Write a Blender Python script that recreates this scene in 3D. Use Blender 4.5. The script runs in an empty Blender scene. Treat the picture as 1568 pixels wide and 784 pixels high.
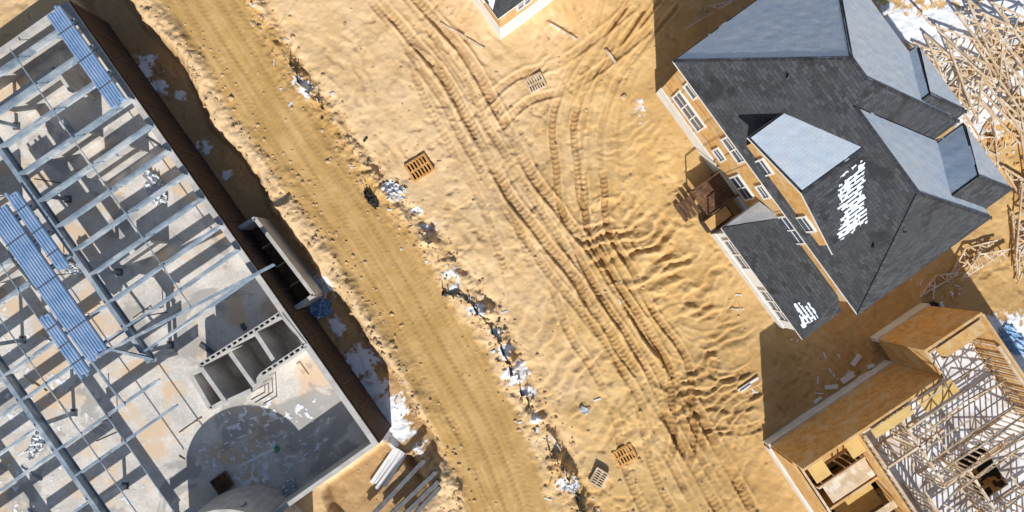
import bpy, math, random
import numpy as np
from mathutils import Vector, Matrix
random.seed(7); rng=np.random.RandomState(5)
H=45.0; F=990.0
sc=bpy.context.scene
Z=Vector((0,0,1))
def g(px,py,h=0.0):
    s=(H-h)/F
    return Vector(((px-784)*s,(392-py)*s,h))
# ------------------------------------------------------------ noise
def hsh(ix,iy,seed):
    n=(ix.astype(np.int64)*374761393+iy.astype(np.int64)*668265263+seed*974634777)&0x7fffffff
    n=((n^(n>>13))*1274126177)&0x7fffffff
    n=((n^(n>>15))*69069)&0x7fffffff
    return ((n>>7)&0xffff)/65535.0
def vn(x,y,seed=0):
    ix=np.floor(x);iy=np.floor(y);fx=x-ix;fy=y-iy
    fx=fx*fx*(3-2*fx);fy=fy*fy*(3-2*fy)
    a=hsh(ix,iy,seed);b=hsh(ix+1,iy,seed);c=hsh(ix,iy+1,seed);d=hsh(ix+1,iy+1,seed)
    return (a*(1-fx)+b*fx)*(1-fy)+(c*(1-fx)+d*fx)*fy
def fbm(x,y,oct=4,seed=0,gain=.5):
    r=0;a=1;t=0
    for o in range(oct):
        r=r+a*vn(x*2**o+o*17.3,y*2**o-o*9.1,seed+o);t+=a;a*=gain
    return r/t
def sst(a,b,x):
    t=np.clip((x-a)/(b-a),0,1);return t*t*(3-2*t)
# ------------------------------------------------------------ materials
def newmat(name):
    m=bpy.data.materials.new(name);m.use_nodes=True
    nt=m.node_tree;return m,nt,nt.nodes['Principled BSDF']
def nd(nt,t,**k):
    n=nt.nodes.new(t)
    for a,b in k.items(): setattr(n,a,b)
    return n
def mixc(nt,fac,a,b,blend='MIX'):
    n=nd(nt,'ShaderNodeMix',data_type='RGBA',blend_type=blend)
    for i,v in ((0,fac),(6,a),(7,b)):
        if hasattr(v,'is_output'): nt.links.new(v,n.inputs[i])
        else: n.inputs[i].default_value=v if i==0 else (*v[:3],1)
    return n.outputs[2]
def math_(nt,op,a,b=0.0,c=None,clamp=False):
    n=nd(nt,'ShaderNodeMath',operation=op,use_clamp=clamp)
    for i,v in enumerate((a,b) if c is None else (a,b,c)):
        if hasattr(v,'is_output'): nt.links.new(v,n.inputs[i])
        else: n.inputs[i].default_value=v
    return n.outputs[0]
def noise(nt,co,scale,detail=4,rough=.55,dist=0):
    n=nd(nt,'ShaderNodeTexNoise');n.inputs['Scale'].default_value=scale
    n.inputs['Detail'].default_value=detail;n.inputs['Roughness'].default_value=rough
    n.inputs['Distortion'].default_value=dist
    nt.links.new(co,n.inputs['Vector']);return n.outputs['Fac']
def ramp(nt,f,a,b):
    n=nd(nt,'ShaderNodeMapRange',interpolation_type='SMOOTHSTEP')
    nt.links.new(f,n.inputs[0]);n.inputs[1].default_value=a;n.inputs[2].default_value=b
    return n.outputs[0]
def bump(nt,p,h,strength,dist):
    b=nd(nt,'ShaderNodeBump');b.inputs['Strength'].default_value=strength;b.inputs['Distance'].default_value=dist
    nt.links.new(h,b.inputs['Height']);nt.links.new(b.outputs[0],p.inputs['Normal'])
def simple(name,c1,c2,scale=3,rough=.8,bs=.3,bd=.02,metal=0,fine=25,c3=None,s3=.6,c4=None,s4=.25):
    m,nt,p=newmat(name)
    tc=nd(nt,'ShaderNodeTexCoord');co=tc.outputs['Object']
    n1=noise(nt,co,scale,4,.6);n2=noise(nt,co,fine,2,.6)
    f=math_(nt,'ADD',math_(nt,'MULTIPLY',n1,.65),math_(nt,'MULTIPLY',n2,.35))
    col=mixc(nt,ramp(nt,f,.35,.65),c1,c2)
    if c3: col=mixc(nt,ramp(nt,noise(nt,co,s3,5,.6,.4),.49,.62),col,c3)
    if c4: col=mixc(nt,math_(nt,'MULTIPLY',ramp(nt,noise(nt,co,s4,4,.65,.6),.53,.6),.7),col,c4)
    nt.links.new(col,p.inputs['Base Color']);p.inputs['Roughness'].default_value=rough
    p.inputs['Metallic'].default_value=metal
    bump(nt,p,f,bs,bd);return m
M={}
M['conc']=simple('concrete_slab',(.50,.47,.44),(.74,.69,.63),.5,.85,.2,.02,fine=6,c3=(.66,.50,.35),s3=.3,c4=(.31,.30,.29),s4=.22)
M['cmu']=simple('concrete_wall',(.40,.38,.36),(.56,.54,.51),1.2,.9,.4,.02)
M['foam']=simple('foundation_white',(.62,.62,.6),(.74,.74,.72),1.5,.8)
M['steel']=simple('galvanised_steel',(.18,.24,.31),(.36,.43,.50),1.2,.5,.1,.005,metal=.25,c3=(.5,.53,.56),s3=.5)
M['dsteel']=simple('dark_steel',(.07,.08,.09),(.15,.15,.16),2,.5,.1,.005,metal=.3)
M['deck']=simple('blue_steel_deck',(.18,.31,.52),(.31,.43,.62),1.2,.5,.1,.005,metal=.1)
M['osb']=simple('osb_board',(.50,.28,.09),(.70,.43,.17),2.5,.8,.25,.01,fine=14,c3=(.62,.45,.25),s3=.9)
M['ply']=simple('plywood_yellow',(.62,.40,.12),(.74,.52,.2),1.5,.75)
M['wood']=simple('pine_lumber',(.50,.35,.20),(.72,.57,.40),1.8,.75,.2,.01,c3=(.76,.66,.54),s3=1.4)
M['dwood']=simple('weathered_timber',(.07,.035,.02),(.19,.10,.05),2.5,.85)
M['owood']=simple('orange_timber',(.50,.22,.05),(.72,.40,.13),3,.8)
M['white']=simple('white_trim',(.7,.7,.7),(.8,.8,.8),2,.6,.1,.005)
M['dark']=simple('shade_fill',(.015,.012,.01),(.04,.03,.02),2,.9)  # near-black stand-in for shade in block cells, below deck and pallets
M['memb']=simple('brown_membrane',(.03,.02,.016),(.065,.04,.03),2,.8)
M['tarpw']=simple('white_plastic_sheet',(.55,.58,.62),(.8,.82,.85),4,.35,.6,.05)
M['tarpb']=simple('blue_tarp',(.10,.25,.5),(.35,.5,.68),4,.4,.6,.05)
M['black']=simple('black_fabric',(.02,.02,.022),(.07,.065,.06),5,.7,.4,.02)
M['rock']=simple('clod_soil',(.38,.25,.12),(.64,.46,.27),5,.95)
M['green']=simple('green_paint',(.02,.2,.09),(.04,.3,.15),3,.4)
m,nt,p=newmat('window_glass');p.inputs['Roughness'].default_value=.08
tc=nd(nt,'ShaderNodeTexCoord');nt.links.new(mixc(nt,noise(nt,tc.outputs['Object'],1.3),(.02,.03,.05),(.12,.16,.22)),p.inputs['Base Color']);M['glass']=m
# shingles
m,nt,p=newmat('asphalt_shingles')
tc=nd(nt,'ShaderNodeTexCoord');br=nd(nt,'ShaderNodeTexBrick')
br.inputs['Scale'].default_value=1;br.inputs['Brick Width'].default_value=.42;br.inputs['Row Height'].default_value=.2
br.inputs['Mortar Size'].default_value=.012;br.inputs['Bias'].default_value=0
br.inputs['Color1'].default_value=(.030,.033,.038,1);br.inputs['Color2'].default_value=(.082,.087,.097,1);br.inputs['Mortar'].default_value=(.02,.02,.023,1)
nt.links.new(tc.outputs['UV'],br.inputs['Vector'])
f=noise(nt,tc.outputs['Object'],.35,4,.6);col=mixc(nt,math_(nt,'MULTIPLY',ramp(nt,f,.35,.7),.8),br.outputs['Color'],(.052,.055,.061))
col=mixc(nt,math_(nt,'MULTIPLY',ramp(nt,noise(nt,tc.outputs['Object'],9,3,.7),.45,.75),.4),col,(.11,.11,.118))
col=mixc(nt,math_(nt,'MULTIPLY',ramp(nt,noise(nt,tc.outputs['Object'],.55,3,.5),.58,.66),.6),col,(.02,.02,.022))
nt.links.new(col,p.inputs['Base Color']);p.inputs['Roughness'].default_value=.9;p.inputs['Specular IOR Level'].default_value=.3
bump(nt,p,br.outputs['Fac'],.5,-.015);M['shingle']=m
# snow
m,nt,p=newmat('snow')
tc=nd(nt,'ShaderNodeTexCoord');co=tc.outputs['Object']
n1=noise(nt,co,1.2,4,.6);n2=noise(nt,co,14,3,.6)
br=nd(nt,'ShaderNodeTexBrick');br.inputs['Scale'].default_value=1;br.inputs['Brick Width'].default_value=.42;br.inputs['Row Height'].default_value=.2
br.inputs['Color1'].default_value=(1,1,1,1);br.inputs['Color2'].default_value=(.88,.91,.95,1);br.inputs['Mortar'].default_value=(.72,.78,.86,1);br.inputs['Mortar Size'].default_value=.03
nt.links.new(tc.outputs['UV'],br.inputs['Vector'])
col=mixc(nt,ramp(nt,n1,.3,.7),(.76,.87,.98),(.88,.93,.98))
col=mixc(nt,.4,col,br.outputs['Color'],'MULTIPLY')
nt.links.new(col,p.inputs['Base Color']);p.inputs['Roughness'].default_value=.7
bump(nt,p,n2,.25,.03);M['snow']=m
M['snowf']=simple('snow_on_floor',(.66,.68,.74),(.88,.89,.92),1.5,.7,.4,.04,c3=(.56,.49,.44),s3=.7)
# ------------------------------------------------------------ mesh builder
class MB:
    def __init__(s): s.v=[];s.f=[];s.m=[];s.mats=[]
    def mi(s,k):
        if k not in s.mats: s.mats.append(k)
        return s.mats.index(k)
    def poly(s,pts,k):
        b=len(s.v);s.v+= [tuple(p) for p in pts];s.f.append(tuple(range(b,b+len(pts))));s.m.append(s.mi(k))
    def hexa(s,c,k):
        b=len(s.v);s.v+=[tuple(p) for p in c];i=s.mi(k)
        for f in ((3,2,1,0),(4,5,6,7),(0,1,5,4),(1,2,6,5),(2,3,7,6),(3,0,4,7)):
            s.f.append(tuple(b+j for j in f));s.m.append(i)
    def box(s,o,ax,ay,az,k):
        o=Vector(o);s.hexa([o,o+ax,o+ax+ay,o+ay,o+az,o+ax+az,o+ax+ay+az,o+ay+az],k)
    def beam(s,a,b,w,h,k,up=None):
        a=Vector(a);b=Vector(b);d=(b-a)
        if d.length<1e-5:return
        d.normalize();u=up or (Z if abs(d.z)<.95 else Vector((1,0,0)))
        x=d.cross(u).normalized();y=x.cross(d).normalized()
        x=x*w/2;y=y*h/2
        s.hexa([a-x-y,a+x-y,b+x-y,b-x-y,a-x+y,a+x+y,b+x+y,b-x+y],k)
    def prism(s,pts,z0,z1,k,kt=None):
        n=len(pts);b=len(s.v)
        s.v+=[(p[0],p[1],z0) for p in pts]+[(p[0],p[1],z1) for p in pts];i=s.mi(k)
        s.f.append(tuple(b+n+j for j in range(n)));s.m.append(s.mi(kt or k))
        s.f.append(tuple(b+j for j in range(n-1,-1,-1)));s.m.append(i)
        for j in range(n):
            q=(j+1)%n;s.f.append((b+j,b+q,b+n+q,b+n+j));s.m.append(i)
    def ibeam(s,a,b,w,h,k):
        a=Vector(a);b=Vector(b);t=Vector((0,0,h/2))
        s.beam(a+t,b+t,w,.03,k);s.beam(a-t,b-t,w,.03,k);s.beam(a,b,.03,h-.034,k)
    def build(s,name,parent=None,smooth=False):
        me=bpy.data.meshes.new(name);me.from_pydata(s.v,[],s.f)
        for k in s.mats: me.materials.append(M[k])
        me.polygons.foreach_set('material_index',s.m)
        me.update()
        uv=me.uv_layers.new(name='UVMap')
        for pl in me.polygons:
            n=pl.normal
            if abs(n.z)>.999: t=Vector((1,0,0));b=Vector((0,1,0))
            else: t=Z.cross(n).normalized();b=n.cross(t)
            for li in pl.loop_indices:
                co=me.vertices[me.loops[li].vertex_index].co
                uv.data[li].uv=(co.dot(t),co.dot(b))
            if smooth: pl.use_smooth=True
        o=bpy.data.objects.new(name,me);sc.collection.objects.link(o)
        if parent:o.parent=parent
        return o
def empty(name,loc=(0,0,0)):
    e=bpy.data.objects.new(name,None);sc.collection.objects.link(e);e.empty_display_size=.5;return e
def grid_obj(name,P,keep,k,parent=None,uvn=None):
    ny,nx=P.shape[:2];idx=np.arange(ny*nx).reshape(ny,nx)
    q=np.stack([idx[:-1,:-1],idx[:-1,1:],idx[1:,1:],idx[1:,:-1]],-1).reshape(-1,4)
    if keep is not None:
        kk=(keep[:-1,:-1]&keep[:-1,1:]&keep[1:,1:]&keep[1:,:-1]).reshape(-1);q=q[kk]
    V=P.reshape(-1,3)
    me=bpy.data.meshes.new(name);me.from_pydata([tuple(p) for p in V],[],[tuple(int(i) for i in r) for r in q])
    me.materials.append(M[k]);me.update()
    n=Vector(uvn) if uvn is not None else Z
    if abs(n.z)>.999: t=Vector((1,0,0));b=Vector((0,1,0))
    else: t=Z.cross(n).normalized();b=n.cross(t)
    uv=me.uv_layers.new(name='UVMap');li=q.reshape(-1)
    U=np.stack([V@np.array(t),V@np.array(b)],-1)[li];uv.data.foreach_set('uv',U.ravel().astype(np.float32))
    me.polygons.foreach_set('use_smooth',np.ones(len(q),dtype=bool))
    o=bpy.data.objects.new(name,me);sc.collection.objects.link(o);o.parent=parent;return o
def snow_sheet(name,quad,parent=None,k='snow',off=.035,edge=.25,thr=0.0,seed=1,step=.13,patch=None,rough=1.0,fs=2.2):
    a,b,c,d=[np.array(q) for q in quad]
    L1=max(np.linalg.norm(b-a),np.linalg.norm(c-d));L2=max(np.linalg.norm(d-a),np.linalg.norm(c-b))
    nx=max(4,int(L1/step));ny=max(4,int(L2/step))
    s,t=np.meshgrid(np.linspace(0,1,nx),np.linspace(0,1,ny))
    P=(a*(1-s[...,None])+b*s[...,None])*(1-t[...,None])+(d*(1-s[...,None])+c*s[...,None])*t[...,None]
    n=np.cross(c-a,d-b);n=n/np.linalg.norm(n);n=n if n[2]>0 else -n
    nz=fbm(P[...,0]*1.3+seed*7,P[...,1]*1.3,4,seed)
    de=np.minimum(np.minimum(s,1-s)*L1,np.minimum(t,1-t)*L2)
    keep=(de-(nz-.35)*edge*2*rough)>0
    if thr>0:
        nn=fbm(P[...,0]*fs,P[...,1]*fs,4,seed+5)
        keep&=nn>thr
    if patch=='edge':
        w=1-4*((s-.5)**2+(t-.5)**2);keep&=(w+(nz-.5)*2.2)>.15
    if patch=='streak':
        tt=Z.cross(Vector(n)).normalized();bb=Vector(n).cross(tt)
        ua=P@np.array(tt);va=P@np.array(bb);row=np.floor(va/.22)
        w=1-np.abs(s-.5)*2;w2=1-np.abs(t-.5)*2;nf=vn(ua*1.6+row*3.7,row*5.1,seed+2);nf2=vn(ua*5,va*5,seed+6)
        keep=(np.minimum(w*1.4,w2*2.0)+(nz-.5)*.9+(nf-.5)*.7+(nf2-.5)*.6)>.34
        keep&=~((np.mod(va,.22)<.055)&(nf2>.5))
    P=P+n*(off+.025*fbm(P[...,0]*3,P[...,1]*3,3,seed)[...,None])
    return grid_obj(name,P,keep,k,parent,n)
# ------------------------------------------------------------ ground
def axis(lo,hi,st,far=700):
    c=list(np.arange(lo,hi+st/2,st));s=st;out=[];x=hi
    while x<far: s*=1.35;x+=s;out.append(x)
    o2=[];x=lo;s=st
    while x>-far: s*=1.35;x-=s;o2.append(x)
    return np.array(o2[::-1]+c+out)
xs=axis(-37.5,37.5,.075);ys=axis(-19.5,19.5,.075)
X,Y=np.meshgrid(xs,ys)
def catmull(pts,n=5):
    P=[np.array(p,float) for p in pts];P=[2*P[0]-P[1]]+P+[2*P[-1]-P[-2]];out=[]
    for i in range(1,len(P)-2):
        for j in range(n):
            t=j/n;out.append(.5*((2*P[i])+(-P[i-1]+P[i+1])*t+(2*P[i-1]-5*P[i]+4*P[i+1]-P[i+2])*t*t+(-P[i-1]+3*P[i]-3*P[i+1]+P[i+2])*t**3))
    out.append(P[-2]);return out
def pl(pts,n=4): return [np.array(g(*q)[:2]) for q in catmull(pts,n)]
def dpl(X,Y,W,maxd=6):
    best=np.full(X.shape,1e9);S=np.zeros(X.shape);sg=np.zeros(X.shape);acc=0
    for a,b in zip(W[:-1],W[1:]):
        d=b-a;L=np.hypot(*d);d=d/L
        rx=X-a[0];ry=Y-a[1]
        t=np.clip(rx*d[0]+ry*d[1],0,L)
        qx=rx-d[0]*t;qy=ry-d[1]*t;dd=np.hypot(qx,qy)
        m=dd<best
        best=np.where(m,dd,best);S=np.where(m,acc+t,S);sg=np.where(m,np.sign(rx*d[1]-ry*d[0]),sg);acc+=L
    return best*sg,S   # + = right of travel
n_lo=fbm(X*.09,Y*.09,3,1);n_md=fbm(X*.45,Y*.45,4,11);n_hi=fbm(X*2.2,Y*2.2,4,21,.6);n_w=fbm(X*.8,Y*.8,3,31)
Zg=(n_lo-.5)*.5+(n_md-.5)*.36+(n_hi-.5)*.10
tp=vn(X*1.7+n_hi*1.2,Y*1.7,35)*vn(X*3.1,Y*3.1+n_hi,36);Zg-=.08*sst(.34,.6,tp)*sst(.38,.6,fbm(X*.25,Y*.25,3,39))
moist_shade=np.clip((fbm(X*.16,Y*.16,4,41)-.5)*1.6,0,1)*.5  # dark soil mask: damp patches, later also painted trench shade
rp=np.sin((X*.75+Y*.65)*4.2+n_md*16+n_lo*24+n_hi*4);Zg+=rp*.016*sst(.45,.62,fbm(X*.2,Y*.2,3,51))
wx=(n_w-.5)*1.6;wy=(fbm(X*.8+9,Y*.8,3,33)-.5)*1.6
w2=(fbm(X*.35+5,Y*.35,3,37)-.5)
def ripple(cx,cy,R,ax,ay,lam,amp):
    global Zg
    c=g(cx,cy);a=g(ax,ay);r=R/22
    w=sst(1.0,.55,np.hypot(X-c.x+wx*1.2,Y-c.y+wy*1.2)/r)
    D=np.hypot(X-a.x+wx*.5+w2*2.0,Y-a.y+wy*.5-w2*1.6)+(n_hi-.5)*.25
    q=(D/lam)%1.0;prof=np.where(q<.7,sst(0,.7,q),sst(1,.7,q))-.5
    k=np.floor(D/lam);br=.35+.9*vn(k*7.3+X*.25,k*3.1+Y*.25,55)
    Zg=Zg+w*amp*prof*sst(.28,.58,n_w)*1.15*br
for r in [(965,375,95,890,200,1.05,.29),(1065,435,75,1000,330,.9,.31),(1090,600,85,1010,450,.7,.22),(1010,540,80,1110,420,.85,.13),(1110,520,60,1080,400,.8,.15),
          (700,120,130,540,230,.8,.08),(885,520,130,690,420,1.2,.14),(820,300,90,980,330,.9,.07),(570,110,90,460,160,.8,.07),(1010,310,80,900,280,.95,.08),
          (960,620,90,800,600,1.0,.11),(760,400,90,640,450,.9,.08),(980,230,70,930,160,.7,.05),(1120,690,80,1000,640,.9,.10),(720,690,60,640,720,.8,.05),(850,60,90,760,20,.8,.08),(905,330,60,980,420,.5,.07),(640,200,80,560,260,.8,.07)]: ripple(*r)
# road
roadW=pl([(285,-60),(318,0),(390,110),(470,232),(548,340),(610,440),(680,560),(738,668),(782,784),(800,860)])
dr,srd=dpl(X,Y,roadW)
road=sst(3.1,2.45,np.abs(dr)+(n_md-.5)*.9+(n_hi-.5)*.4)
flat=(n_lo-.5)*.25+(n_md-.5)*.06+(n_hi-.5)*.018
Zg=Zg*(1-road)+flat*road-.16*road
lat=vn(dr*4.5,srd*.12,61)+.6*vn(dr*9,srd*.3,62)
Zg+=road*(lat-.8)*.035
for off in (-1.6,-.7,.5,1.5):
    q=np.exp(-((dr-off-(vn(srd*.15,srd*0,int(off*10)+70)-.5)*.5)/.22)**2)
    Zg-=road*q*(.03+.01*np.sin(srd*18+np.abs(dr-off)*9))
    moist_shade+=road*q*.3
moist_shade+=road*(vn(dr*2.2,srd*.08,65)-.5)*.5
fenceW=pl([(370,-60),(395,10),(440,100),(495,170),(550,250),(592,305),(640,350),(680,400),(728,460),(765,520),(800,590),(828,650),(862,720),(900,790),(930,860)])
df,sf=dpl(X,Y,fenceW)
bm=np.exp(-((df+(n_w-.5)*1.1)/.4)**2)*(.1+.95*sst(.3,.7,vn(sf*.5,sf*0,81)))
Zg+=bm*.55*(.5+n_hi)+np.exp(-(df/1.1)**2)*(n_hi-.45)*.4
Zg-=np.exp(-((df+.75+(n_w-.5)*.6)/.3)**2)*.18
bkW=pl([(225,-40),(262,40),(330,130),(400,225),(470,330),(535,430),(585,530),(640,630),(690,740),(710,800)])
db,sb=dpl(X,Y,bkW)
Zg+=np.exp(-((db+(n_w-.5)*1.4)/.35)**2)*.28*vn(sb*.4,sb*0,91)+np.exp(-((db-.8)/1.0)**2)*(n_hi-.5)*.2
def track(pts,gauge=1.9,w=.26,depth=.09,lug=.035,strength=1.0):
    global Zg,moist_shade
    W=pl(pts);a=np.array(W);m=(X>a[:,0].min()-3)&(X<a[:,0].max()+3)&(Y>a[:,1].min()-3)&(Y<a[:,1].max()+3)
    x=X[m];y=Y[m];d,s=dpl(x,y,W);L=s.max();end=sst(0,1.0,s)*sst(L,L-1.0,s)
    d=d+(vn(s*.3,s*0,int(gauge*31))-.5)*.6+(n_hi[m]-.5)*.08
    z=np.zeros_like(x);mo=np.zeros_like(x)
    fade=.3+.7*sst(.28,.55,vn(s*.3+gauge*9,s*0+3,17))
    lf=.15+.7*sst(.35,.65,vn(s*.25+gauge*5,s*0,18))
    for o in (-gauge/2,gauge/2):
        e=np.abs(d-o);q=sst(w*1.3,w*.85,e)
        z-=q*depth;z+=np.exp(-((e-w*1.45)/.12)**2)*depth*.8*(.3+1.4*n_w[m])
        z+=q*lug*lf*np.sin(s*2*math.pi/.34+e*7);mo+=q*.3
    Zg[m]+=z*end*fade*strength;moist_shade[m]+=mo*end*fade*strength
track([(600,-20),(700,110),(745,185),(800,280),(870,385),(950,485),(1010,585),(1075,700),(1130,800)],2.1,.32,.14,.03,1)
track([(575,-20),(680,112),(725,195),(785,290),(850,385),(925,485),(985,585),(1050,700),(1100,800)],2.0,.24,.08,.025,.75)
track([(950,-30),(925,60),(885,120),(862,190),(866,260),(885,330),(915,400),(960,480),(1015,580),(1070,700)],1.5,.22,.13,.03,1.15)
track([(1010,20),(945,100),(915,180),(908,260),(918,340),(945,410),(990,490),(1040,570),(1050,640),(1035,720)],1.4,.22,.13,.03,1.15)
track([(975,0),(935,70),(898,150),(884,230),(893,310)],1.2,.16,.10,.025,1)
track([(1030,-10),(965,90),(935,170),(928,250),(940,330),(975,400)],1.2,.14,.08,.02,1)
track([(745,185),(800,140),(870,112),(930,70),(990,20)],1.9,.26,.09,.02,.8)
track([(1000,560),(1060,590),(1120,590),(1165,570)],1.6,.3,.13,.04,1)
track([(1010,610),(1060,640),(1120,640),(1165,625)],1.6,.3,.12,.04,1)
track([(985,500),(1040,470),(1090,480),(1110,440)],1.5,.28,.1,.03,1)
track([(660,640),(740,784),(760,840)],2.0,.25,.06,.02,.6)
track([(860,420),(900,520),(960,620),(985,720),(1020,800)],1.8,.24,.08,.03,.8)
track([(640,60),(690,190),(760,300),(800,420)],1.8,.24,.05,.03,.8)
track([(990,90),(960,200),(985,330),(1040,420)],1.3,.2,.06,.03,.8)
# trench along the building (u3,v3 frame)
U3=Vector((.575,-.818,0));V3=Vector((.818,.575,0))
u3=X*U3.x+Y*U3.y;v3=X*V3.x+Y*V3.y
VW=-14.1;UE=5.0;US=-30.2
dv=v3-VW
edge=2.5+(fbm(u3*.25,u3*0,3,101)-.5)*1.1+(n_md-.5)*.8+(n_hi-.5)*.4
along=sst(UE+5.5,UE+1.5,u3+(n_md-.5)*2)
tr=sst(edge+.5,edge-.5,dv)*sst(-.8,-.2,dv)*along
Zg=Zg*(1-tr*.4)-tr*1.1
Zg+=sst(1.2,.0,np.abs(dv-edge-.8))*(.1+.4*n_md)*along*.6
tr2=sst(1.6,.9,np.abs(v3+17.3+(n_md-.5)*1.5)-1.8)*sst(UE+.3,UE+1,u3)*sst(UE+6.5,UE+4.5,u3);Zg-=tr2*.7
moist_shade+=tr*.8+tr2*.8  # trench shade painted into the soil colour, on top of damp
inside=(sst(-.2,-.35,dv))*sst(UE-.2,UE-.35,u3)*sst(US+.2,US+.35,u3)
Zg=Zg*(1-inside)-.35*inside
U1=Vector((.589,-.808,0));V1=Vector((.808,.589,0))
u1=X*U1.x+Y*U1.y;v1=X*V1.x+Y*V1.y
pad=sst(14.7,15.2,v1)*sst(25.3,25,v1)*sst(-3.4,-3,u1)*sst(14.4,14,u1);Zg-=pad*.4
nearh=sst(3,0,np.maximum(np.maximum(14.9-v1,v1-25.4),np.maximum(-3.2-u1,u1-14.3)));Zg=Zg*(1-nearh*.6)-.05*nearh
moist_shade+=nearh*.35+sst(10,14,X)*sst(2,-4,Y+(n_md-.5)*4)*.4  # soil toned darker around the house and over the lower right
snow=np.zeros_like(X);sn=fbm(X*1.9,Y*1.9,5,111,.7)
for (cx,cy,r,s_) in [(205,100,30,1.25),(228,125,22,1.25),(260,140,14,1.2),(300,220,16,1.15),(335,265,14,1.1),(480,440,32,1.3),(510,500,22,1.15),(545,560,34,1.35),(565,600,32,1.4),(592,640,38,1.5),(610,665,28,1.45),(640,690,16,1.15),
   (600,292,20,1.05),(640,325,14,1),(655,350,14,1),(690,420,20,1.08),(700,440,14,1),(730,470,20,1.02),(760,510,14,1),(775,540,16,1.05),(790,570,24,1.12),(808,600,18,1.08),(820,640,12,1),(865,740,16,1.05),(985,165,26,.76),
   (1500,150,62,1.4),(1450,60,85,1.5),(1390,50,65,1.45),(1440,120,65,1.35),(1545,535,60,1.7),(1560,600,60,1.7),(1560,560,50,1.7),(1530,20,70,1.3),(1560,120,50,1.15),(1390,500,22,1),(1440,470,20,1),(470,140,16,1),(455,120,12,.95)]:
    c=g(cx,cy);w=np.clip(1.15-np.hypot(X-c.x,Y-c.y)/(r/22*1.25),0,1)*s_
    snow=np.maximum(snow,sst(.69,.77,w*.42+sn*.78-.12*(w<=0)*10))
Zg+=snow*.03
gold=sst(-2,9,X+(n_md-.5)*8)*.8+.25*(n_lo-.3)
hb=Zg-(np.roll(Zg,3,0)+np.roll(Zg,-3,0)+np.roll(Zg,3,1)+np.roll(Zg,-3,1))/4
moist_shade=moist_shade+np.clip(-hb*6,-.1,.35)  # hollows toned darker, crests lighter, from the height curvature
far=(np.abs(X)>37.4)|(np.abs(Y)>19.4)
Zg=np.where(far,np.clip(Zg,-.2,.3),Zg)
def gz(x,y):
    i=min(max(int(np.searchsorted(ys,y)),0),len(ys)-1);j=min(max(int(np.searchsorted(xs,x)),0),len(xs)-1);return float(Zg[i,j])
def gg(px,py,dz=0.0):
    p=g(px,py);p.z=gz(p.x,p.y)+dz;return p
m,nt,p=newmat('sand_soil')
tc=nd(nt,'ShaderNodeTexCoord');co=tc.outputs['Object']
at=nd(nt,'ShaderNodeAttribute',attribute_name='mask');sep=nd(nt,'ShaderNodeSeparateColor');nt.links.new(at.outputs['Color'],sep.inputs[0])
al=at.outputs['Alpha']
nA=noise(nt,co,.5,5,.6,.3);nB=noise(nt,co,4,4,.65);nC=noise(nt,co,16,3,.7)
rA=ramp(nt,nA,.3,.7)
c=mixc(nt,rA,(.79,.57,.335),(.69,.465,.24))
c=mixc(nt,al,c,mixc(nt,rA,(.70,.465,.20),(.59,.365,.13)))
c=mixc(nt,math_(nt,'MULTIPLY',sep.outputs[0],.95),c,mixc(nt,ramp(nt,nA,.35,.65),(.60,.38,.15),(.49,.295,.10)))
c=mixc(nt,math_(nt,'MULTIPLY',ramp(nt,nB,.52,.75),.28),c,(.82,.65,.44))
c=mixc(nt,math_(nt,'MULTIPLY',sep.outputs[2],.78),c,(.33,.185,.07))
c=mixc(nt,math_(nt,'MULTIPLY',ramp(nt,nC,.55,.8),.3),c,(.34,.22,.11))
c=mixc(nt,sep.outputs[1],c,(.86,.89,.94))
nt.links.new(c,p.inputs['Base Color']);p.inputs['Roughness'].default_value=.95;p.inputs['Specular IOR Level'].default_value=.15
hh=math_(nt,'ADD',nB,math_(nt,'MULTIPLY',nC,.5));bump(nt,p,hh,.5,.07)
M['sand']=m
def ground_mesh(name,selq,dz,rd):
    ny,nx=X.shape;idx=np.arange(ny*nx).reshape(ny,nx)
    q=np.stack([idx[:-1,:-1],idx[:-1,1:],idx[1:,1:],idx[1:,:-1]],-1).reshape(-1,4)
    V=np.stack([X,Y,Zg+dz],-1).reshape(-1,3)
    A=np.stack([rd,snow,np.clip(moist_shade,0,1),np.clip(gold,0,1)],-1).reshape(-1,4)
    if selq is not None:
        q=q[selq[:-1,:-1].reshape(-1)];us,inv=np.unique(q,return_inverse=True);V=V[us];A=A[us];q=inv.reshape(-1,4)
    me=bpy.data.meshes.new(name);me.vertices.add(len(V));me.vertices.foreach_set('co',V.ravel().astype(np.float32))
    me.loops.add(q.size);me.loops.foreach_set('vertex_index',q.ravel().astype(np.int32))
    me.polygons.add(len(q));me.polygons.foreach_set('loop_start',np.arange(0,q.size,4,dtype=np.int32));me.polygons.foreach_set('loop_total',np.full(len(q),4,dtype=np.int32))
    me.polygons.foreach_set('use_smooth',np.ones(len(q),dtype=bool))
    me.update(calc_edges=True)
    a=me.attributes.new('mask','FLOAT_COLOR','POINT');a.data.foreach_set('color',A.ravel().astype(np.float32))
    me.materials.append(M['sand']);o=bpy.data.objects.new(name,me);sc.collection.objects.link(o);return o
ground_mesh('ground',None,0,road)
ground_mesh('dirt_road',(road>.5)&(~far),.004,road)
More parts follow.
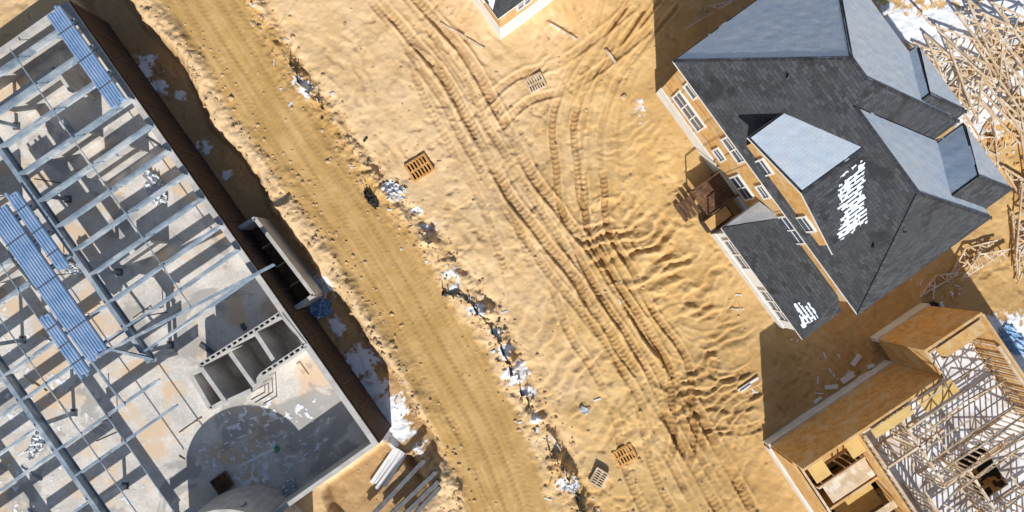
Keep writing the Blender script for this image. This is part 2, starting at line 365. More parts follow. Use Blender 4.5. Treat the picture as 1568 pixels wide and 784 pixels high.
def ico():
    t=(1+5**.5)/2
    v=[(-1,t,0),(1,t,0),(-1,-t,0),(1,-t,0),(0,-1,t),(0,1,t),(0,-1,-t),(0,1,-t),(t,0,-1),(t,0,1),(-t,0,-1),(-t,0,1)]
    f=[(0,11,5),(0,5,1),(0,1,7),(0,7,10),(0,10,11),(1,5,9),(5,11,4),(11,10,2),(10,7,6),(7,1,8),(3,9,4),(3,4,2),(3,2,6),(3,6,8),(3,8,9),(4,9,5),(2,4,11),(6,2,10),(8,6,7),(9,8,1)]
    return [Vector(a)/1.9 for a in v],f
IV,IF=ico()
def rock(mb,p,r,k):
    b=len(mb.v);sx,sy,sz=[r*random.uniform(.6,1.3) for _ in range(3)];i=mb.mi(k)
    for v in IV:
        j=random.uniform(.8,1.2);mb.v.append((p.x+v.x*sx*j,p.y+v.y*sy*j,p.z+v.z*sz*.7*j))
    for f in IF: mb.f.append(tuple(b+q for q in f));mb.m.append(i)
mb=MB()
for W,n,sp in ((fenceW,450,.8),(bkW,450,.9)):
    for _ in range(n):
        i=random.randrange(len(W)-1);t=random.random();q=W[i]*(1-t)+W[i+1]*t
        x=q[0]+random.gauss(0,sp);y=q[1]+random.gauss(0,sp)
        rock(mb,Vector((x,y,gz(x,y)+.02)),abs(random.gauss(0,.07))+.04,'rock')
for _ in range(600):
    x=random.uniform(-12,18);y=random.uniform(-18,18);rock(mb,Vector((x,y,gz(x,y))),abs(random.gauss(0,.05))+.03,'rock')
mb.build('soil_clods')
mb=MB()
for W,n,sp in ((fenceW,90,.7),):
    for _ in range(n):
        i=random.randrange(len(W)-1);t=random.random();q=W[i]*(1-t)+W[i+1]*t
        x=q[0]+random.gauss(0,sp);y=q[1]+random.gauss(0,sp);z=gz(x,y)+.05
        a=random.uniform(0,math.pi);L=random.uniform(.1,.45);d=Vector((math.cos(a),math.sin(a),random.uniform(-.1,.1)))*L/2
        mb.beam(Vector((x,y,z))-d,Vector((x,y,z))+d,random.uniform(.05,.18),.03,random.choice(['tarpw','tarpw','black','wood']))
for (a,b,r,n) in ((1290,570,80,26),(1145,596,14,3),(905,630,25,3),(870,740,30,6),(1520,220,60,40),(1440,440,40,20),(460,130,25,8),(1130,470,20,5),(950,460,8,2),(560,610,50,14)):
    for _ in range(n):
        q=gg(a+random.gauss(0,r*.5),b+random.gauss(0,r*.35),.05);an=random.uniform(0,3.1);L=random.uniform(.15,.6)
        d=Vector((math.cos(an),math.sin(an),0))*L/2;mb.beam(q-d,q+d,random.uniform(.05,.14),.04,random.choice(['white','wood','tarpw','owood']))
for (x,y,L,w,an) in [(1297,578,1.0,.4,35),(1310,551,.9,.3,55),(1272,592,.9,.28,5),(1252,612,.6,.2,40),(1240,640,.5,.15,-20),(1332,560,.5,.25,20)]:
    q=gg(x,y,.08);d=Vector((math.cos(math.radians(an)),math.sin(math.radians(an)),.02))*L/2;mb.beam(q-d,q+d,w,.1,'white')
mb.build('construction_debris')
# ------------------------------------------------------------ steel framed building (left)
bld=empty('concrete_steel_frame_building')
def B(u,v,h=0): return U3*u+V3*v+Vector((0,0,h))
def Bp(px,py,h): return g(px,py,h)
WH=3.0
mb=MB();mb.prism([B(US,-46),B(UE,-46),B(UE,VW),B(US,VW)],-.5,.02,'conc');mb.build('floor_slab',bld)
mb=MB()
mb.box(B(US,VW-.38,-1.6),U3*(UE-US),V3*.38,Z*(WH+1.6),'cmu')
mb.box(B(US,-46,-1.6),U3*.35,V3*(46+VW-.382),Z*(WH+1.597),'cmu')
mb.box(B(UE-.3,-46,-1.6),U3*.3,V3*(46+VW-.382),Z*(WH+1.597),'cmu')
mb.build('perimeter_wall',bld)
mb=MB();mb.box(B(US,VW+.003,-1.4),U3*(UE-US),V3*.09,Z*(WH+1.25),'memb')
for i in range(18): mb.box(B(US+1.9*i+.3,VW+.094,-.8),U3*.07,V3*.05,Z*3.2,'dwood')
mb.build('wall_membrane',bld)
mb=MB()
# walls added on the slab for the blocky shadows they cast
for (u0,v0,u1_,v1_,h) in [(-27.5,-22,-27.5,-17.5,2.5),(-27.5,-17.5,-25.6,-17.5,2.5),(-23.2,-21.5,-23.2,-18.5,2.4),(-20.5,-20,-20.5,-16.5,2.2),(-23,-28.5,-23,-25.5,2.5),(-18.6,-29.5,-18.6,-27,2.3),(-14.5,-21.5,-14.5,-19.0,2.2),(-26,-27,-24,-27,2.4)]:
    a=B(u0,v0);b=B(u1_,v1_);mb.beam(a+Z*(h/2+.02),b+Z*(h/2+.02),.22,h,'cmu')
mb.build('added_shadow_walls',bld)
mb=MB()
for v in (-23.0,-31.2,-39.0):
    e=-7.8 if v==-23.0 else UE-.5
    mb.ibeam(B(US+.4,v,3.15),B(e,v,3.15),.3,.7,'steel')
    u=US+3
    while u<e:
        mb.beam(B(u,v,0),B(u,v,2.79),.24,.24,'steel');mb.beam(B(u,v,.025),B(u,v,.06),.5,.5,'dsteel');u+=6.2
mb.beam(B(-7.9,-23,0),B(-7.9,-23,2.79),.24,.24,'steel')
mb.build('steel_columns_and_girders',bld)
mb=MB();u=US+1.6;i=0
while u<UE-1:
    if u<-7.5: mb.ibeam(B(u,-22.8,3.45),B(u,VW-.1,3.28),.14,.55,'steel')
    for a,b in ((-31.0,-23.2),(-38.8,-31.4),(-46,-39.2)):
        if random.random()<.85: mb.ibeam(B(u,a,3.45),B(u,b,3.45),.14,.55,'steel')
    u+=2.0+random.uniform(-.18,.18);i+=1
for v in (-18.6,-27.0,-29.0): mb.beam(B(US+1,v,3.78),B(-9 if v>-20 else 2,v,3.78),.06,.06,'steel')
mb.ibeam(Bp(150,545,3.9),Bp(420,405,3.6),.16,.24,'steel');mb.ibeam(Bp(235,550,3.8),Bp(150,530,3.8),.16,.24,'steel')
for k in range(12):
    a=random.uniform(-28,-4);v=random.uniform(-40,-25);mb.beam(B(a,v,3.8),B(a+random.uniform(2,5),v+random.uniform(-.3,.3),3.8),.14,.1,random.choice(['steel','dsteel']))
mb.build('roof_joists',bld)
def deck(name,u0,u1,v0,v1,h,n,lay=3):
    mb=MB()
    mb.box(B(u0+.02,v0+.02,h-.16),U3*(u1-u0-.04),V3*(v1-v0-.04),Z*.158,'deck')
    for j in range(n):
        a=v0+(v1-v0)*j/n;w=(v1-v0)/n;du=random.uniform(-.25,.25)
        mb.box(B(u0+du,a,h),U3*(u1-u0),V3*w*.99,Z*.02,'deck');mb.box(B(u0+du,a+w*.25,h+.02),U3*(u1-u0),V3*w*.5,Z*.035,'deck')
    for t in (.2,.5,.8): mb.box(B(u0+(u1-u0)*t,v0-.05,h+.058),U3*.06,V3*(v1-v0+.1),Z*.02,'dsteel')
    mb.build(name,bld)
deck('steel_deck_bundle_1',-29.6,-22.4,-15.5,-14.4,3.75,6)
deck('steel_deck_bundle_2',-21.2,-10.0,-25.9,-24.4,3.95,8)
deck('steel_deck_bundle_3',-21.5,-15.8,-24.1,-23.3,3.97,4)
deck('steel_deck_bundle_4',-14.0,-9.5,-26.9,-26.1,3.96,4)
def cmu(mb,a,b,h,t=.3):
    a=Vector((a.x,a.y,0));b=Vector((b.x,b.y,0));d=b-a;L=d.length;d.normalize();n=d.cross(Z);sh=.06
    for s_ in (-1,1):
        c=n*(s_*(t/2-sh/2));mb.beam(a+c+Z*h/2,b+c+Z*h/2,sh,h,'cmu')
    k=int(L/.4)
    for i in range(k+1):
        q=a+d*(L*i/k);mb.beam(q-n*(t/2-sh-.001)+Z*(h/2-.005),q+n*(t/2-sh-.001)+Z*(h/2-.005),.16,h,'cmu')
    mb.beam(a+Z*(h-.8),b+Z*(h-.8),t-2*sh-.01,.3,'dark')  # near-black strip inside the cells, painted as their shade
mb=MB()
def w_(pts,h=WH,hollow=True):
    q=[Bp(x,y,h) for x,y in pts]
    for a,b in zip(q[:-1],q[1:]):
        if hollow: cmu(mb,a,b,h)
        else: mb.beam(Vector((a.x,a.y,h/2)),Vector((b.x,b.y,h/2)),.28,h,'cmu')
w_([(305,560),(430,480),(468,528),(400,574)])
w_([(305,560),(345,616)],3.0,False);w_([(345,616),(384,598)],2.9,False);w_([(292,574),(322,626),(348,612)],2.6,False);w_([(292,574),(306,566)],2.59,False);w_([(352,540),(388,590)],2.95,False)
w_([(400,574),(384,598)],2.7,False);w_([(388,505),(424,560)],2.8,False)
mb.build('stair_core_walls',bld)
mb=MB()
q=[Bp(x,y,1.3) for x,y in [(364,350),(390,334),(480,452),(448,474)]]
for a,b in zip(q[:-1],q[1:]): mb.beam(Vector((a.x,a.y,.0)),Vector((b.x,b.y,.0)),.26,2.6,'cmu')
mb.prism([(p_.x,p_.y) for p_ in (q[0],q[3],q[2],q[1])],-1.2,-.5,'dwood')
for t in (.25,.5,.75):
    a=q[0]+(q[3]-q[0])*t;mb.beam(Vector((a.x,a.y,-.4)),Vector((a.x,a.y,-.4))+(q[1]-q[0]),.1,.1,'wood')
mb.build('areaway_walls',bld)
mb=MB();c=Bp(345,886,4.3);R=4.2;pr=None
for i in range(25):
    a=math.radians(10+160*i/24);q=Vector((c.x+R*math.cos(a),c.y+R*math.sin(a),2.15))
    if pr: mb.beam(pr,q,.35,4.3,'cmu')
    pr=q
mb.build('curved_wall',bld)
mb=MB()
mb.beam(Bp(366,714,1),Bp(424,686,1),.14,.14,'white');mb.beam(Bp(424,690,.1),Bp(424,686,1.2),.3,.3,'green')
for (x,y) in ((406,600),(412,604),(418,600),(424,606),(250,470),(256,478),(170,640),(182,660),(92,280),(100,420)):
    q=Bp(x,y,0);mb.beam(q,q+Z*2.4,.07,.07,'dsteel')
for i in range(34):
    q=B(random.uniform(-29,3),random.uniform(-40,-15.5),.08);a=random.choice([U3,V3,U3+V3*.4]);mb.beam(q,q+a*random.uniform(.3,2.2),random.choice([.08,.12,.3]),.08,random.choice(['wood','dsteel','tarpw','steel']))
mb.build('pipes_and_offcuts',bld)
snow_sheet('floor_frost_1',[B(-4,-26,.02),B(4.3,-26,.02),B(4.3,-16.5,.02),B(-1,-16.5,.02)],bld,'snowf',.01,.6,.5,3,.12,'edge',fs=4)
snow_sheet('floor_frost_2',[B(-28,-40,.02),B(3,-40,.02),B(3,-30,.02),B(-28,-30,.02)],bld,'snowf',.01,.6,.6,9,.16,fs=3)
# ------------------------------------------------------------ window helper
def window(mb,c,t,n,w,h,split=1):
    t=t.normalized();c=Vector(c)
    mb.box(c-t*w/2-Z*h/2+n*.01,t*w,Z*h,n*.05,'glass')
    f=.11
    mb.box(c-t*(w/2+f)-Z*(h/2+f)+n*.005,t*(w+2*f),Z*f,n*.12,'white');mb.box(c-t*(w/2+f)+Z*(h/2)+n*.005,t*(w+2*f),Z*f,n*.12,'white')
    for s_ in (-w/2-f,w/2): mb.box(c+t*s_-Z*h/2+n*.006,t*f,Z*h,n*.11,'white')
    for i in range(1,split): mb.box(c+t*(-w/2+w*i/split-.05)-Z*h/2+n*.006,t*.1,Z*h,n*.1,'white')
    mb.box(c-t*w/2-Z*.03+n*.007,t*w,Z*.06,n*.08,'white')
# ------------------------------------------------------------ main house
hs=empty('osb_house')
def A(u,v,h=0): return U1*u+V1*v+Vector((0,0,h))
fp=[(-3.2,14.87),(14.3,14.87),(14.3,23.65),(8.65,23.65),(8.65,25.4),(-3.2,25.4)]
mb=MB();mb.prism([A(*q) for q in fp],1.0,6.85,'osb')
mb.prism([A(4.4,25),A(8.5,25),A(8.5,26.1),A(4.4,26.1)],-.3,6.84,'osb');mb.prism([A(9.7,23),A(13.8,23),A(13.8,25.7),A(9.7,25.7)],-.3,6.83,'osb')
pf=[(2.85,1.0),(10.05,1.0),(10.05,8.9),(6.45,10.12),(2.85,8.9)]
fr=[A(u,14.82,h) for u,h in pf];bk=[A(u,18.4,h) for u,h in pf]
mb.poly(fr,'osb');mb.poly(bk[::-1],'osb')
for i in range(5): j=(i+1)%5;mb.poly([fr[i],bk[i],bk[j],fr[j]],'osb')
mb.prism([A(7.0,12.15),A(14.9,12.15),A(14.9,14.86),A(7.0,14.86)],.5,3.85,'white')
for h in (2.4,4.8): mb.box(A(-3.2,14.855,h),U1*6,V1*.012,Z*.03,'dwood')
for u in (-2,.4,1.6,3.9,7.4,9.7): mb.box(A(u,14.808,1.3),U1*.025,V1*.01,Z*5.2,'dwood')
mb.build('walls',hs)
mb=MB()
f2=[(-3.26,14.78),(14.36,14.78),(14.36,23.71),(8.71,23.71),(8.71,25.46),(-3.26,25.46)]
mb.prism([A(*q) for q in f2],-.8,1.25,'foam');mb.prism([A(6.94,12.09),A(14.96,12.09),A(14.96,14.7),A(6.94,14.7)],-.8,.8,'foam')
mb.build('foundation',hs)
mb=MB();nn=-V1
for (u,h,w,hh,s_) in [(-.8,2.95,2.7,1.6,3),(-1.7,5.55,.9,1.2,1),(2.64,2.8,.8,1.0,1),(2.75,5.45,1.7,1.35,2),(5.25,2.75,1.7,1.5,2),(4.44,7.7,.9,1.0,1),(5.9,5.35,.8,.9,1),(8.8,5.3,1.9,1.5,2),(8.5,7.75,.9,1.0,1)]:
    window(mb,A(u,14.87 if not 2.85<u<10.05 else 14.82,h),U1,nn,w,hh,s_)
for (u,w,s_) in ((8.7,2.2,2),(12.9,2.4,3)): window(mb,A(u,12.15,2.35),U1,nn,w,1.7,s_)
for u in (0,4,11): window(mb,A(u,25.4 if u<8 else 23.65,4.5),U1,V1,1.2,1.4,2)
for v in (17,21): window(mb,A(14.3,v,5),V1,U1,1.0,1.3,1);window(mb,A(-3.2,v,5),V1,-U1,1.0,1.3,1)
window(mb,A(14.9,13.5,2.3),V1,U1,1.0,1.3,1)
mb.build('windows',hs)
mb=MB();E=7.0
a=A(-3.7,14.4,E);b=A(14.8,14.4,E);c=A(14.8,24.1,E);d=A(9.1,24.1,E);e=A(9.1,25.9,E);f=A(-3.7,25.9,E)
R1=A(2.05,20.15,11.66);R4=A(3.35,20.15,11.66);R2=A(9.95,19.25,10.93);R3=A(4.25,19.25,10.93)
for q in ([a,R1,f],[f,R1,R4,e],[e,R4,R3,d],[d,R3,R2,c],[c,R2,b],[b,R2,R3,R4,R1,a]): mb.poly(q[::-1],'shingle')
def fascia(mb,pts,t=.2,close=True):
    n=len(pts)
    for i in range(n if close else n-1):
        p1=pts[i];p2=pts[(i+1)%n];o=Z*(-t);mb.poly([p1+o,p2+o,p2-Z*.003,p1-Z*.003],'white')
    mb.poly([q-Z*t for q in pts][::-1],'white')
fascia(mb,[a,b,c,d,e,f])
def hipblock(u0,u1,v0,v1,e,sl,hipend=True):
    um=(u0+u1)/2;r=(u1-u0)/2*sl;hv=(u1-u0)/2
    p0=A(u0,v1,e);p1=A(u1,v1,e);q0=A(u0,v0,e);q1=A(u1,v0,e);t1=A(um,v1-hv,e+r);t0=A(um,v0,e+r)
    mb.poly([q0,p0,t1,t0][::-1],'shingle');mb.poly([p0,p1,t1][::-1],'shingle');mb.poly([p1,q1,t0,t1][::-1],'shingle')
    fascia(mb,[q0,q1,p1,p0])
    return p0,p1,q0,q1,t0,t1
hA=hipblock(4.0,8.9,21,26.6,6.98,.8);hB=hipblock(9.3,14.2,21,26.1,6.96,.8)
def slab(p,t=.16,k='shingle'):
    lo=[q-Z*t for q in p];mb.hexa(lo+p,'white') ; mb.poly([q+Z*.004 for q in p],k)
gL=[A(2.4,14.5,8.95),A(6.45,14.5,10.37),A(6.45,18.9,10.37),A(2.4,18.0,8.95)]
gR=[A(6.452,14.5,10.37),A(10.5,14.5,8.95),A(10.5,18.0,8.95),A(6.452,18.9,10.37)]
slab(gL);slab(gR)
P0=A(6.4,11.8,3.9);P1=A(15.2,11.8,3.9);P2=A(15.2,14.85,3.9);P3=A(6.4,14.85,3.9);T0=A(7.9,14.84,4.95);T1=A(13.9,14.84,4.95)
mb.poly([P0,P1,T1,T0],'shingle');mb.poly([P1,P2,T1],'shingle');mb.poly([P3,P0,T0],'shingle');fascia(mb,[P0,P1,P2,P3])
for (u,v) in ((1.0,17.8),(11.5,16.6),(11.5,18.0)):
    z=7+.81*(v-14.4);mb.beam(A(u,v,z-.1),A(u,v,z+.3),.1,.1,'dsteel')
mb.build('roof',hs)
mb=MB()
for p1,p2 in ((a,R1),(f,R1),(R1,R4),(R4,e),(R3,R2),(R2,c),(R2,b),(gL[1],gL[2]),(hB[1],hB[5]),(hA[5],hA[1])):
    mb.beam(p1+Z*.015,p2+Z*.015,.2,.04,'shingle')
mb.build('ridge_caps',hs)
snow_sheet('roof_snow_1',[a,f,R1,R1],hs,edge=.1,seed=2)
snow_sheet('roof_snow_2',[f,e,R4,R1],hs,edge=.1,seed=3)
snow_sheet('roof_snow_3',[d,c,R2,R3],hs,edge=.1,seed=4)
snow_sheet('roof_snow_4',gL,hs,edge=.1,seed=5)
snow_sheet('roof_snow_5',[hA[2],hA[0],hA[5],hA[4]],hs,edge=.08,seed=6)
snow_sheet('roof_snow_6',[hA[0],hA[1],hA[5],hA[5]],hs,edge=.08,seed=7)
snow_sheet('roof_snow_7',[hB[2],hB[0],hB[5],hB[4]],hs,edge=.08,seed=8)
snow_sheet('roof_snow_8',[hB[0],hB[1],hB[5],hB[5]],hs,edge=.08,seed=9)
snow_sheet('roof_snow_9',[P3,P0,T0,T0],hs,edge=.1,seed=10)
def lerp(p,q,t): return p+(q-p)*t
def onR(u,v): return A(u,v,8.95+(10.5-u)/4.05*1.42+.01)
snow_sheet('roof_snow_10',[onR(10.2,14.9),onR(10.3,17.2),onR(6.7,18.8),onR(7.0,16.3)],hs,seed=11,step=.05,patch='streak',off=.02)
def onP(u,v): return A(u,v,3.9+(v-11.8)/3.05*1.05+.01)
snow_sheet('roof_snow_11',[onP(12.9,12.6),onP(14.8,11.95),onP(14.6,13.3),onP(13.2,13.4)],hs,seed=12,step=.05,patch='streak',off=.02)
ld=MB()
for i in range(9): ld.beam(A(3.7+i*.22,12.4,.9),A(3.7+i*.22,14.75,.9),.2,.06,'dwood')
for u in (3.6,5.6):
    for v in (12.5,14.6): ld.beam(A(u,v,-.3),A(u,v,1.9),.1,.1,'dwood')
    ld.beam(A(u,12.5,1.9),A(u,14.6,1.9),.08,.08,'dwood')
for i in range(4): ld.box(A(3.8,12.3-.3*(i+1),.75-.17*i-.1),U1*1.4,V1*.28,Z*.06,'dwood')
ld.box(A(5.75,11.9,.05),U1*.95,V1*2.0,Z*.75,'memb');ld.box(A(5.85,12.0,.81),U1*.75,V1*1.8,Z*.04,'osb')
ld.build('entrance_landing')
# ------------------------------------------------------------ top house
th=empty('white_house')
mb=MB();mb.prism([A(-26,8.3),A(-12.73,8.3),A(-12.73,20),A(-26,20)],1.9,5.0,'osb');mb.prism([A(-26.05,8.25),A(-12.68,8.25),A(-12.68,20.05),A(-26.05,20.05)],-.5,1.95,'white')
for v in (10.2,13): window(mb,A(-12.73,v,3.6),V1,U1,1.0,1.2,2)
for u in (-15,-18): window(mb,A(u,8.3,3.6),U1,-V1,1.0,1.2,2)
mb.build('walls',th);mb=MB();e_=5.2
k=[A(-26.5,7.9,e_),A(-12.3,7.9,e_),A(-12.3,20.4,e_),A(-26.5,20.4,e_)];r1=A(-18.55,14.15,e_+4.4);r2=A(-20.25,14.15,e_+4.4)
for q in ([k[0],k[1],r1,r2],[k[1],k[2],r1],[k[2],k[3],r2,r1],[k[3],k[0],r2]): mb.poly(q,'shingle')
fascia(mb,k);mb.build('roof',th)
snow_sheet('roof_snow',[k[3],k[2],r1,r2],th,seed=20);snow_sheet('roof_snow_2',[lerp(k[0],k[1],.8),lerp(k[0],k[1],.97),lerp(k[1],r1,.3),lerp(k[1],r1,.5)],th,seed=22,edge=.3)
# ------------------------------------------------------------ framed house (lower right)
fh=empty('timber_frame_house')
U2=Vector((.555,-.832,0));V2=Vector((.832,.555,0))
def Q(u,v,h=0): return U2*u+V2*v+Vector((0,0,h))
mb=MB();T=5.8
def wl(u0,v0,u1,v1,z0,z1,k='osb',t=.16): mb.beam(Q(u0,v0,(z0+z1)/2),Q(u1,v1,(z0+z1)/2),t,z1-z0,k)
wl(20.6,7.5,20.6,17.7,.7,T);wl(18.7,17.6,18.7,21.8,.7,T);wl(18.78,17.68,20.5,17.68,.7,T-.01);wl(18.8,21.8,36,21.8,.7,T-.02)
wl(20.7,7.5,36,7.5,.7,4.2);wl(20.7,11.6,36,11.6,3.0,5.2);wl(24.5,7.6,24.5,11.5,.7,4.1);wl(29,7.6,29,11.5,.7,4.0)
mb.build('sheathed_walls',fh)
mb=MB();wl(20.55,7.4,20.55,17.6,-.5,.9,'foam',.3);wl(20.72,7.42,36,7.42,-.5,.88,'foam',.3);wl(18.66,17.55,18.66,21.9,-.5,.87,'foam',.3);mb.build('foundation',fh)
mb=MB();fz=2.95
def fl(u0,u1,v0,v1,k='snowf',z=fz): mb.box(Q(u0,v0,z),U2*(u1-u0),V2*(v1-v0),Z*.12,k)
fl(20.7,26.9,11.7,21.7);fl(26.9,30.2,11.7,16.6);fl(26.9,30.2,18.6,21.7);fl(30.2,36,11.7,21.7);fl(18.8,20.698,17.8,21.7);fl(20.7,22.9,7.6,11.5,'osb',2.4);fl(25,27.5,8.5,11.5,'ply',1.6);fl(29.2,36,7.6,11.5,'snowf',1.2)
mb.prism([Q(20.7,7.6),Q(36,7.6),Q(36,21.7),Q(20.7,21.7)],-.4,.02,'dark');mb.build('floor_deck',fh)  # near-black base, shade below the deck put into its colour
mb=MB()
def studs(u0,v0,u1,v1,z0=3.07,z1=5.6,st=.42):
    a=Q(u0,v0);b=Q(u1,v1);L=(b-a).length;n=max(2,int(L/st))
    for z in (z0+.05,z1-.05,z1+.05): mb.beam(a+Z*z,b+Z*z,.13,.08,'wood')
    for i in range(n+1):
        q=lerp(a,b,i/n)
        if random.random()<.93: mb.beam(q+Z*(z0+.1),q+Z*(z1-.1),.06,.11,'wood',U2)
studs(20.8,11.8,20.8,17.6);studs(23.4,11.8,23.4,16);studs(26.3,14,26.3,21.6);studs(30.6,12,30.6,19);studs(33.5,12,33.5,21)
studs(21,14.2,26.3,14.2);studs(26.4,15.9,34,15.9);studs(26.3,12.9,30.6,12.9);studs(21,21.6,35,21.6);studs(21,11.8,35,11.8);studs(19,17.9,19,21.6)
studs(20.9,7.75,20.9,11.4,.1,4.0);studs(21,7.75,35,7.75,.1,4.1,.6);studs(22.8,7.9,22.8,11.4,2.5,4.4)
mb.build('stud_walls',fh)
def truss(mb,o,d,up,span,rise,w=.09,k='wood',panels=6):
    o=Vector(o);d=d.normalized();up=up.normalized()
    n=d.cross(up)
    def pt(x,y): return o+d*x+up*y
    top=lambda x: rise*(1-abs(x-span/2)/(span/2))
    mb.beam(pt(0,0),pt(span,0),w,w,k,n);mb.beam(pt(-.3,-.05),pt(span/2,rise),w,w,k,n);mb.beam(pt(span+.3,-.05),pt(span/2,rise),w,w,k,n)
    for i in range(1,panels):
        x=span*i/panels;x2=span*(i+(.5 if i<panels/2 else -.5))/panels
        mb.beam(pt(x,0),pt(x2,top(x2)),w*.8,w*.8,k,n)
        x3=span*(i-(.5 if i<=panels/2 else -.5))/panels;mb.beam(pt(x,0),pt(x3,top(x3)),w*.8,w*.8,k,n)
mb=MB()
for i in range(8): truss(mb,Q(21.3+i*.8,14.4+random.uniform(-.2,.2),5.72),V2,(Z+U2*random.uniform(-.9,-.2)),6.0,1.4,.075)
for i in range(5): truss(mb,Q(29.2+i*.95,12.2,5.72),V2,(Z+U2*random.uniform(-.5,.3)),6.4,1.2,.075)
for i in range(14):
    q=Q(random.uniform(21,34),random.uniform(12,20),5.8);a_=random.choice([U2,V2,U2*.8+V2*.5]);mb.beam(q,q+a_*random.uniform(1.5,4),.09,.09,'wood')
mb.build('roof_trusses',fh)
mb=MB()
for (u,v,a_,b_,z,k_) in [(20.9,8.0,1.6,1.1,4.4,'ply'),(20.75,10.6,1.4,1.2,5.0,'ply'),(20.9,15.6,.9,2.4,5.85,'ply'),(18.9,18.2,.8,3.2,5.86,'osb'),(20.8,12.2,.6,2.8,5.87,'ply'),(23.0,8.2,1.2,3.2,4.2,'wood'),(26.0,8.0,.5,3.4,4.4,'wood'),(27.2,8.0,.3,3.4,4.4,'wood'),(28.4,8.0,.3,3.4,4.4,'wood'),(31,8.0,2.4,2.4,3.6,'osb')]:
    mb.box(Q(u,v,z),U2*a_,V2*b_,Z*.05,k_)
mb.build('loose_panels',fh)
# ------------------------------------------------------------ truss stacks on the ground
def heap(items,w=.1):
    mb=MB()
    for (px,py,ang,span,rise,z) in items:
        o=gg(px,py,.12+z);a=math.radians(ang);d=Vector((math.cos(a),math.sin(a),0));truss(mb,o,d,Vector((-math.sin(a),math.cos(a),.06)),span,rise,w)
    return mb
it=[]
for i in range(9): it.append((1455+random.uniform(-8,8)+i*6,130-i*14,-50+random.uniform(-8,8),6.5,1.7,.13*i))
for i in range(7): it.append((1385+i*14,25+random.uniform(-20,60),random.uniform(-70,-42),5.5,1.4,.12*i+.05))
mb=heap(it)
for i in range(16):
    q=gg(random.uniform(1365,1600),random.uniform(-40,190),random.uniform(.1,1.0));a_=math.radians(random.choice([-55,-50,-45,35,30,80,0])+random.uniform(-9,9))
    mb.beam(q,q+Vector((math.cos(a_),math.sin(a_),random.uniform(-.03,.03)))*random.uniform(1.2,4),.1,.08,'wood')
mb.build('roof_truss_stack')
mb=heap([(1545,150,-75,6,1.5,.1),(1552,165,-82,6,1.5,.25),(1560,180,-70,6,1.5,.4),(1535,260,-60,5,1.4,.1),(1545,330,-85,4.5,1.2,.2),(1556,290,-95,5,1.2,.5)])
for i in range(14):
    q=gg(random.uniform(1535,1600),random.uniform(150,420),random.uniform(.1,.7));a_=math.radians(random.choice([-60,-85,30,10])+random.uniform(-9,9));mb.beam(q,q+Vector((math.cos(a_),math.sin(a_),0))*random.uniform(1,3),.1,.08,'wood')
mb.build('roof_truss_stack')
mb=heap([(1455,420,38,3.6,.9,.1),(1470,425,33,3.4,.8,.3),(1410,450,30,2.8,.7,.1)])
for i in range(7): mb.beam(gg(1472+i*9,398-i*2,.5),gg(1480+i*9,412-i*2,.5),.08,.08,'wood')
mb.build('roof_truss_stack')
mb=heap([(1052,44,30,3.6,.5,.3)],.09);mb.build('roof_truss')
# ------------------------------------------------------------ pallets / inlet grates
def pallet(name,px,py,sz,ang,k,asp=1.2,nb=7,dz=.12):
    mb=MB();c=gg(px,py,dz);a=math.radians(ang);x=Vector((math.cos(a),math.sin(a),0))*sz*asp/2;y=Vector((-math.sin(a),math.cos(a),0))*sz/2
    for s_ in (-1,0,1): mb.beam(c-x+y*s_*.93,c+x+y*s_*.93,.13,.12,k)
    for s_ in (-1,1): mb.beam(c-y+x*s_*.95,c+y+x*s_*.95,.13,.16,k)
    for i in range(nb):
        t=-1+2*i/(nb-1);mb.beam(c+x*t*.9-y*.9+Z*.075,c+x*t*.9+y*.9+Z*.075,sz*asp/nb*.5,.03,k)
        mb.beam(c+x*t*.9-y*.9-Z*.075,c+x*t*.9+y*.9-Z*.075,sz*asp/nb*.4,.03,k)
    mb.box(c-x*.97-y*.97-Z*.2,x*1.94,y*1.94,Z*.08,'dark');mb.build(name)  # near-black box painted as the shade beneath the slats
pallet('wooden_pallet',642,257,1.35,32,'owood');pallet('wooden_pallet',957,698,1.15,28,'owood',1.25,7,.2);pallet('wooden_pallet',820,127,1.1,25,'wood',1.1);pallet('wooden_pallet',917,731,.95,60,'wood',1.2,7,.18);pallet('wooden_pallet',342,738,1.1,35,'dwood',1.1,7,.55)
# ------------------------------------------------------------ crumpled sheets
def crumple(name,px,py,w,l,ang,k,h=.25,seed=1,base=None):
    n=36;s,t=np.meshgrid(np.linspace(-1,1,n),np.linspace(-1,1,n));c=gg(px,py) if base is None else g(px,py,base)
    a=math.radians(ang);lx=s*w/2*(1+.35*(fbm(t*1.5+seed,s,3,seed)-.5));ly=t*l/2*(1+.35*(fbm(s*1.5+seed,t,3,seed+3)-.5))
    r=np.abs(fbm(s*3+seed,t*3,4,seed,.65)-.5)*2;x=c.x+lx*math.cos(a)-ly*math.sin(a);y=c.y+lx*math.sin(a)+ly*math.cos(a)
    z=c.z+.05+h*r*1.6;keep=(s**2+t**2+(fbm(s*2,t*2+seed,3,seed+9)-.5)*1.3)<1.05
    return grid_obj(name,np.stack([x,y,z],-1),keep,k)
crumple('plastic_sheet',604,293,2.2,1.1,-25,'tarpw',.35,1);crumple('plastic_sheet',240,290,1.2,2.6,20,'tarpw',.5,2,0.03);crumple('plastic_sheet',443,748,1.0,2.0,-20,'tarpw',.5,4,.03)
crumple('blue_tarp',483,475,1.9,1.5,20,'tarpb',.4,3);crumple('black_sheet',1420,483,2.4,1.6,30,'black',.5,5);crumple('plastic_sheet',1405,492,1.8,.9,30,'tarpw',.5,6)
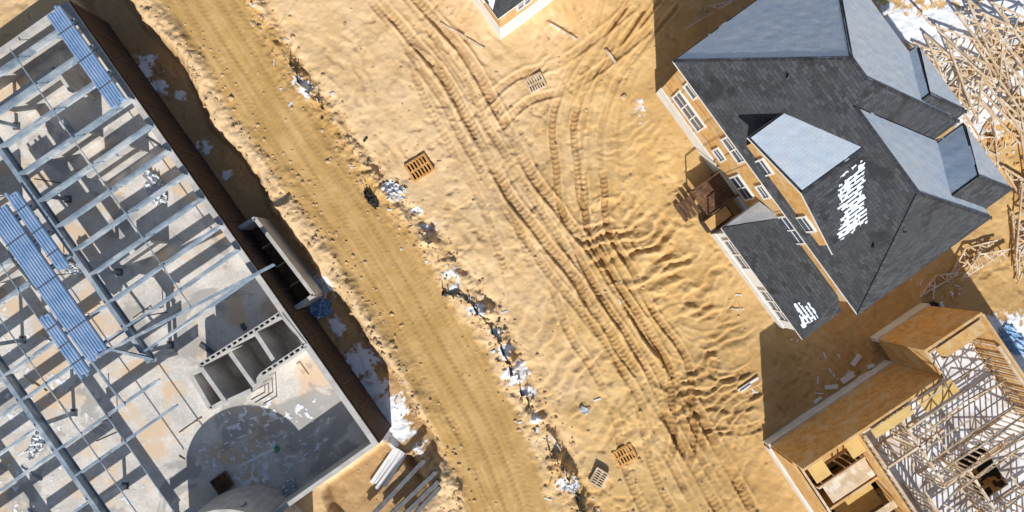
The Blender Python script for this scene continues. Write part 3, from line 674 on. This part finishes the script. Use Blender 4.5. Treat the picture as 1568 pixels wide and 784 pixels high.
crumple('black_sheet',568,305,1.5,.6,-55,'black',.4,7);crumple('plastic_sheet',115,412,1.5,.8,-10,'tarpw',.5,8,.03);crumple('plastic_sheet',60,680,.9,1.9,-30,'tarpw',.5,9,.03);crumple('plastic_sheet',875,738,.9,1.4,30,'tarpw',.25,10)
crumple('plastic_sheet',895,628,.7,.5,-30,'tarpw',.15,12);crumple('plastic_sheet',500,440,.8,.6,10,'tarpw',.3,13);crumple('blue_tarp',1548,520,2.6,1.6,-35,'tarpb',.3,15)
# ------------------------------------------------------------ silt fence
def silt(name,pts,h=.45,seed=3):
    W=pl(pts,6);mb=MB();pr=None
    for i,q in enumerate(W):
        o=random.uniform(-.12,.12);p_=Vector((q[0]+o,q[1]+o,gz(q[0],q[1])));t_=p_+Vector((random.uniform(-.25,.1),random.uniform(-.1,.3),h*random.uniform(.3,1)))
        if pr: mb.poly([pr[0],p_,t_,pr[1]],'black')
        if i%3==0: mb.beam(p_-Z*.2,t_+Z*.3,.06,.06,'wood')
        pr=(p_,t_)
    mb.build(name)
silt('silt_fence',[(443,95),(455,120),(478,145),(497,168)]);silt('silt_fence',[(676,450),(705,455),(735,480),(758,512),(775,550),(798,590),(812,625)]);silt('silt_fence',[(840,690),(862,715),(880,760),(900,790)])
# ------------------------------------------------------------ lumber, beams
mb=MB()
for i in range(4): mb.beam(gg(566+i*7,744+i*1.5,.12+i*.05),gg(603+i*5,690+i*3,.15+i*.05),.26,.12,'white')
mb.beam(gg(575,752,.35),gg(612,700,.35),.3,.1,'white');mb.build('white_board_stack')
mb=MB()
for i,(x0,y0,x1,y1) in enumerate([(560,800,650,704),(585,800,668,722),(600,806,672,736),(618,806,674,745)]): mb.ibeam(g(x0,y0,.3),g(x1,y1,.3),.3,.3,'dsteel')
mb.build('steel_beam_stack')
for (x0,y0,x1,y1,k_) in [(675,36,742,76,'wood'),(838,34,884,62,'wood'),(926,76,944,100,'wood'),(1130,598,1160,578,'white'),(1265,700,1240,684,'wood'),(1385,512,1420,480,'wood'),(838,660,858,690,'wood')]:
    mb=MB();mb.beam(gg(x0,y0,.12),gg(x1,y1,.12),.16,.08,k_);mb.beam(gg(x0+3,y0+2,.2),gg((x0+x1)/2+3,(y0+y1)/2+1,.2),.1,.06,k_);mb.build('lumber_plank')
# ------------------------------------------------------------ camera, light
cam=bpy.data.cameras.new('camera');co_=bpy.data.objects.new('camera',cam);sc.collection.objects.link(co_)
co_.location=(0,0,H);cam.sensor_width=36;cam.lens=36*F/1568;cam.clip_end=3000;sc.camera=co_
el=math.radians(37.5)
sd=Vector((.055*math.cos(el),-math.cos(el),math.sin(el))).normalized()
L=bpy.data.lights.new('sun','SUN');L.energy=5.0;L.angle=math.radians(.5);L.color=(1,.97,.91)
lo=bpy.data.objects.new('sun',L);sc.collection.objects.link(lo);lo.rotation_euler=(-sd).to_track_quat('-Z','Y').to_euler();lo.location=(0,-30,40)
w=bpy.data.worlds.new('World');sc.world=w;w.use_nodes=True;nt=w.node_tree
sk=nt.nodes.new('ShaderNodeTexSky');sk.sky_type='NISHITA';sk.sun_disc=False;sk.sun_elevation=el;sk.sun_rotation=math.radians(177)
nt.links.new(sk.outputs[0],nt.nodes['Background'].inputs[0]);nt.nodes['Background'].inputs[1].default_value=.085
sc.view_settings.view_transform='Standard';sc.view_settings.look='None';sc.view_settings.exposure=0
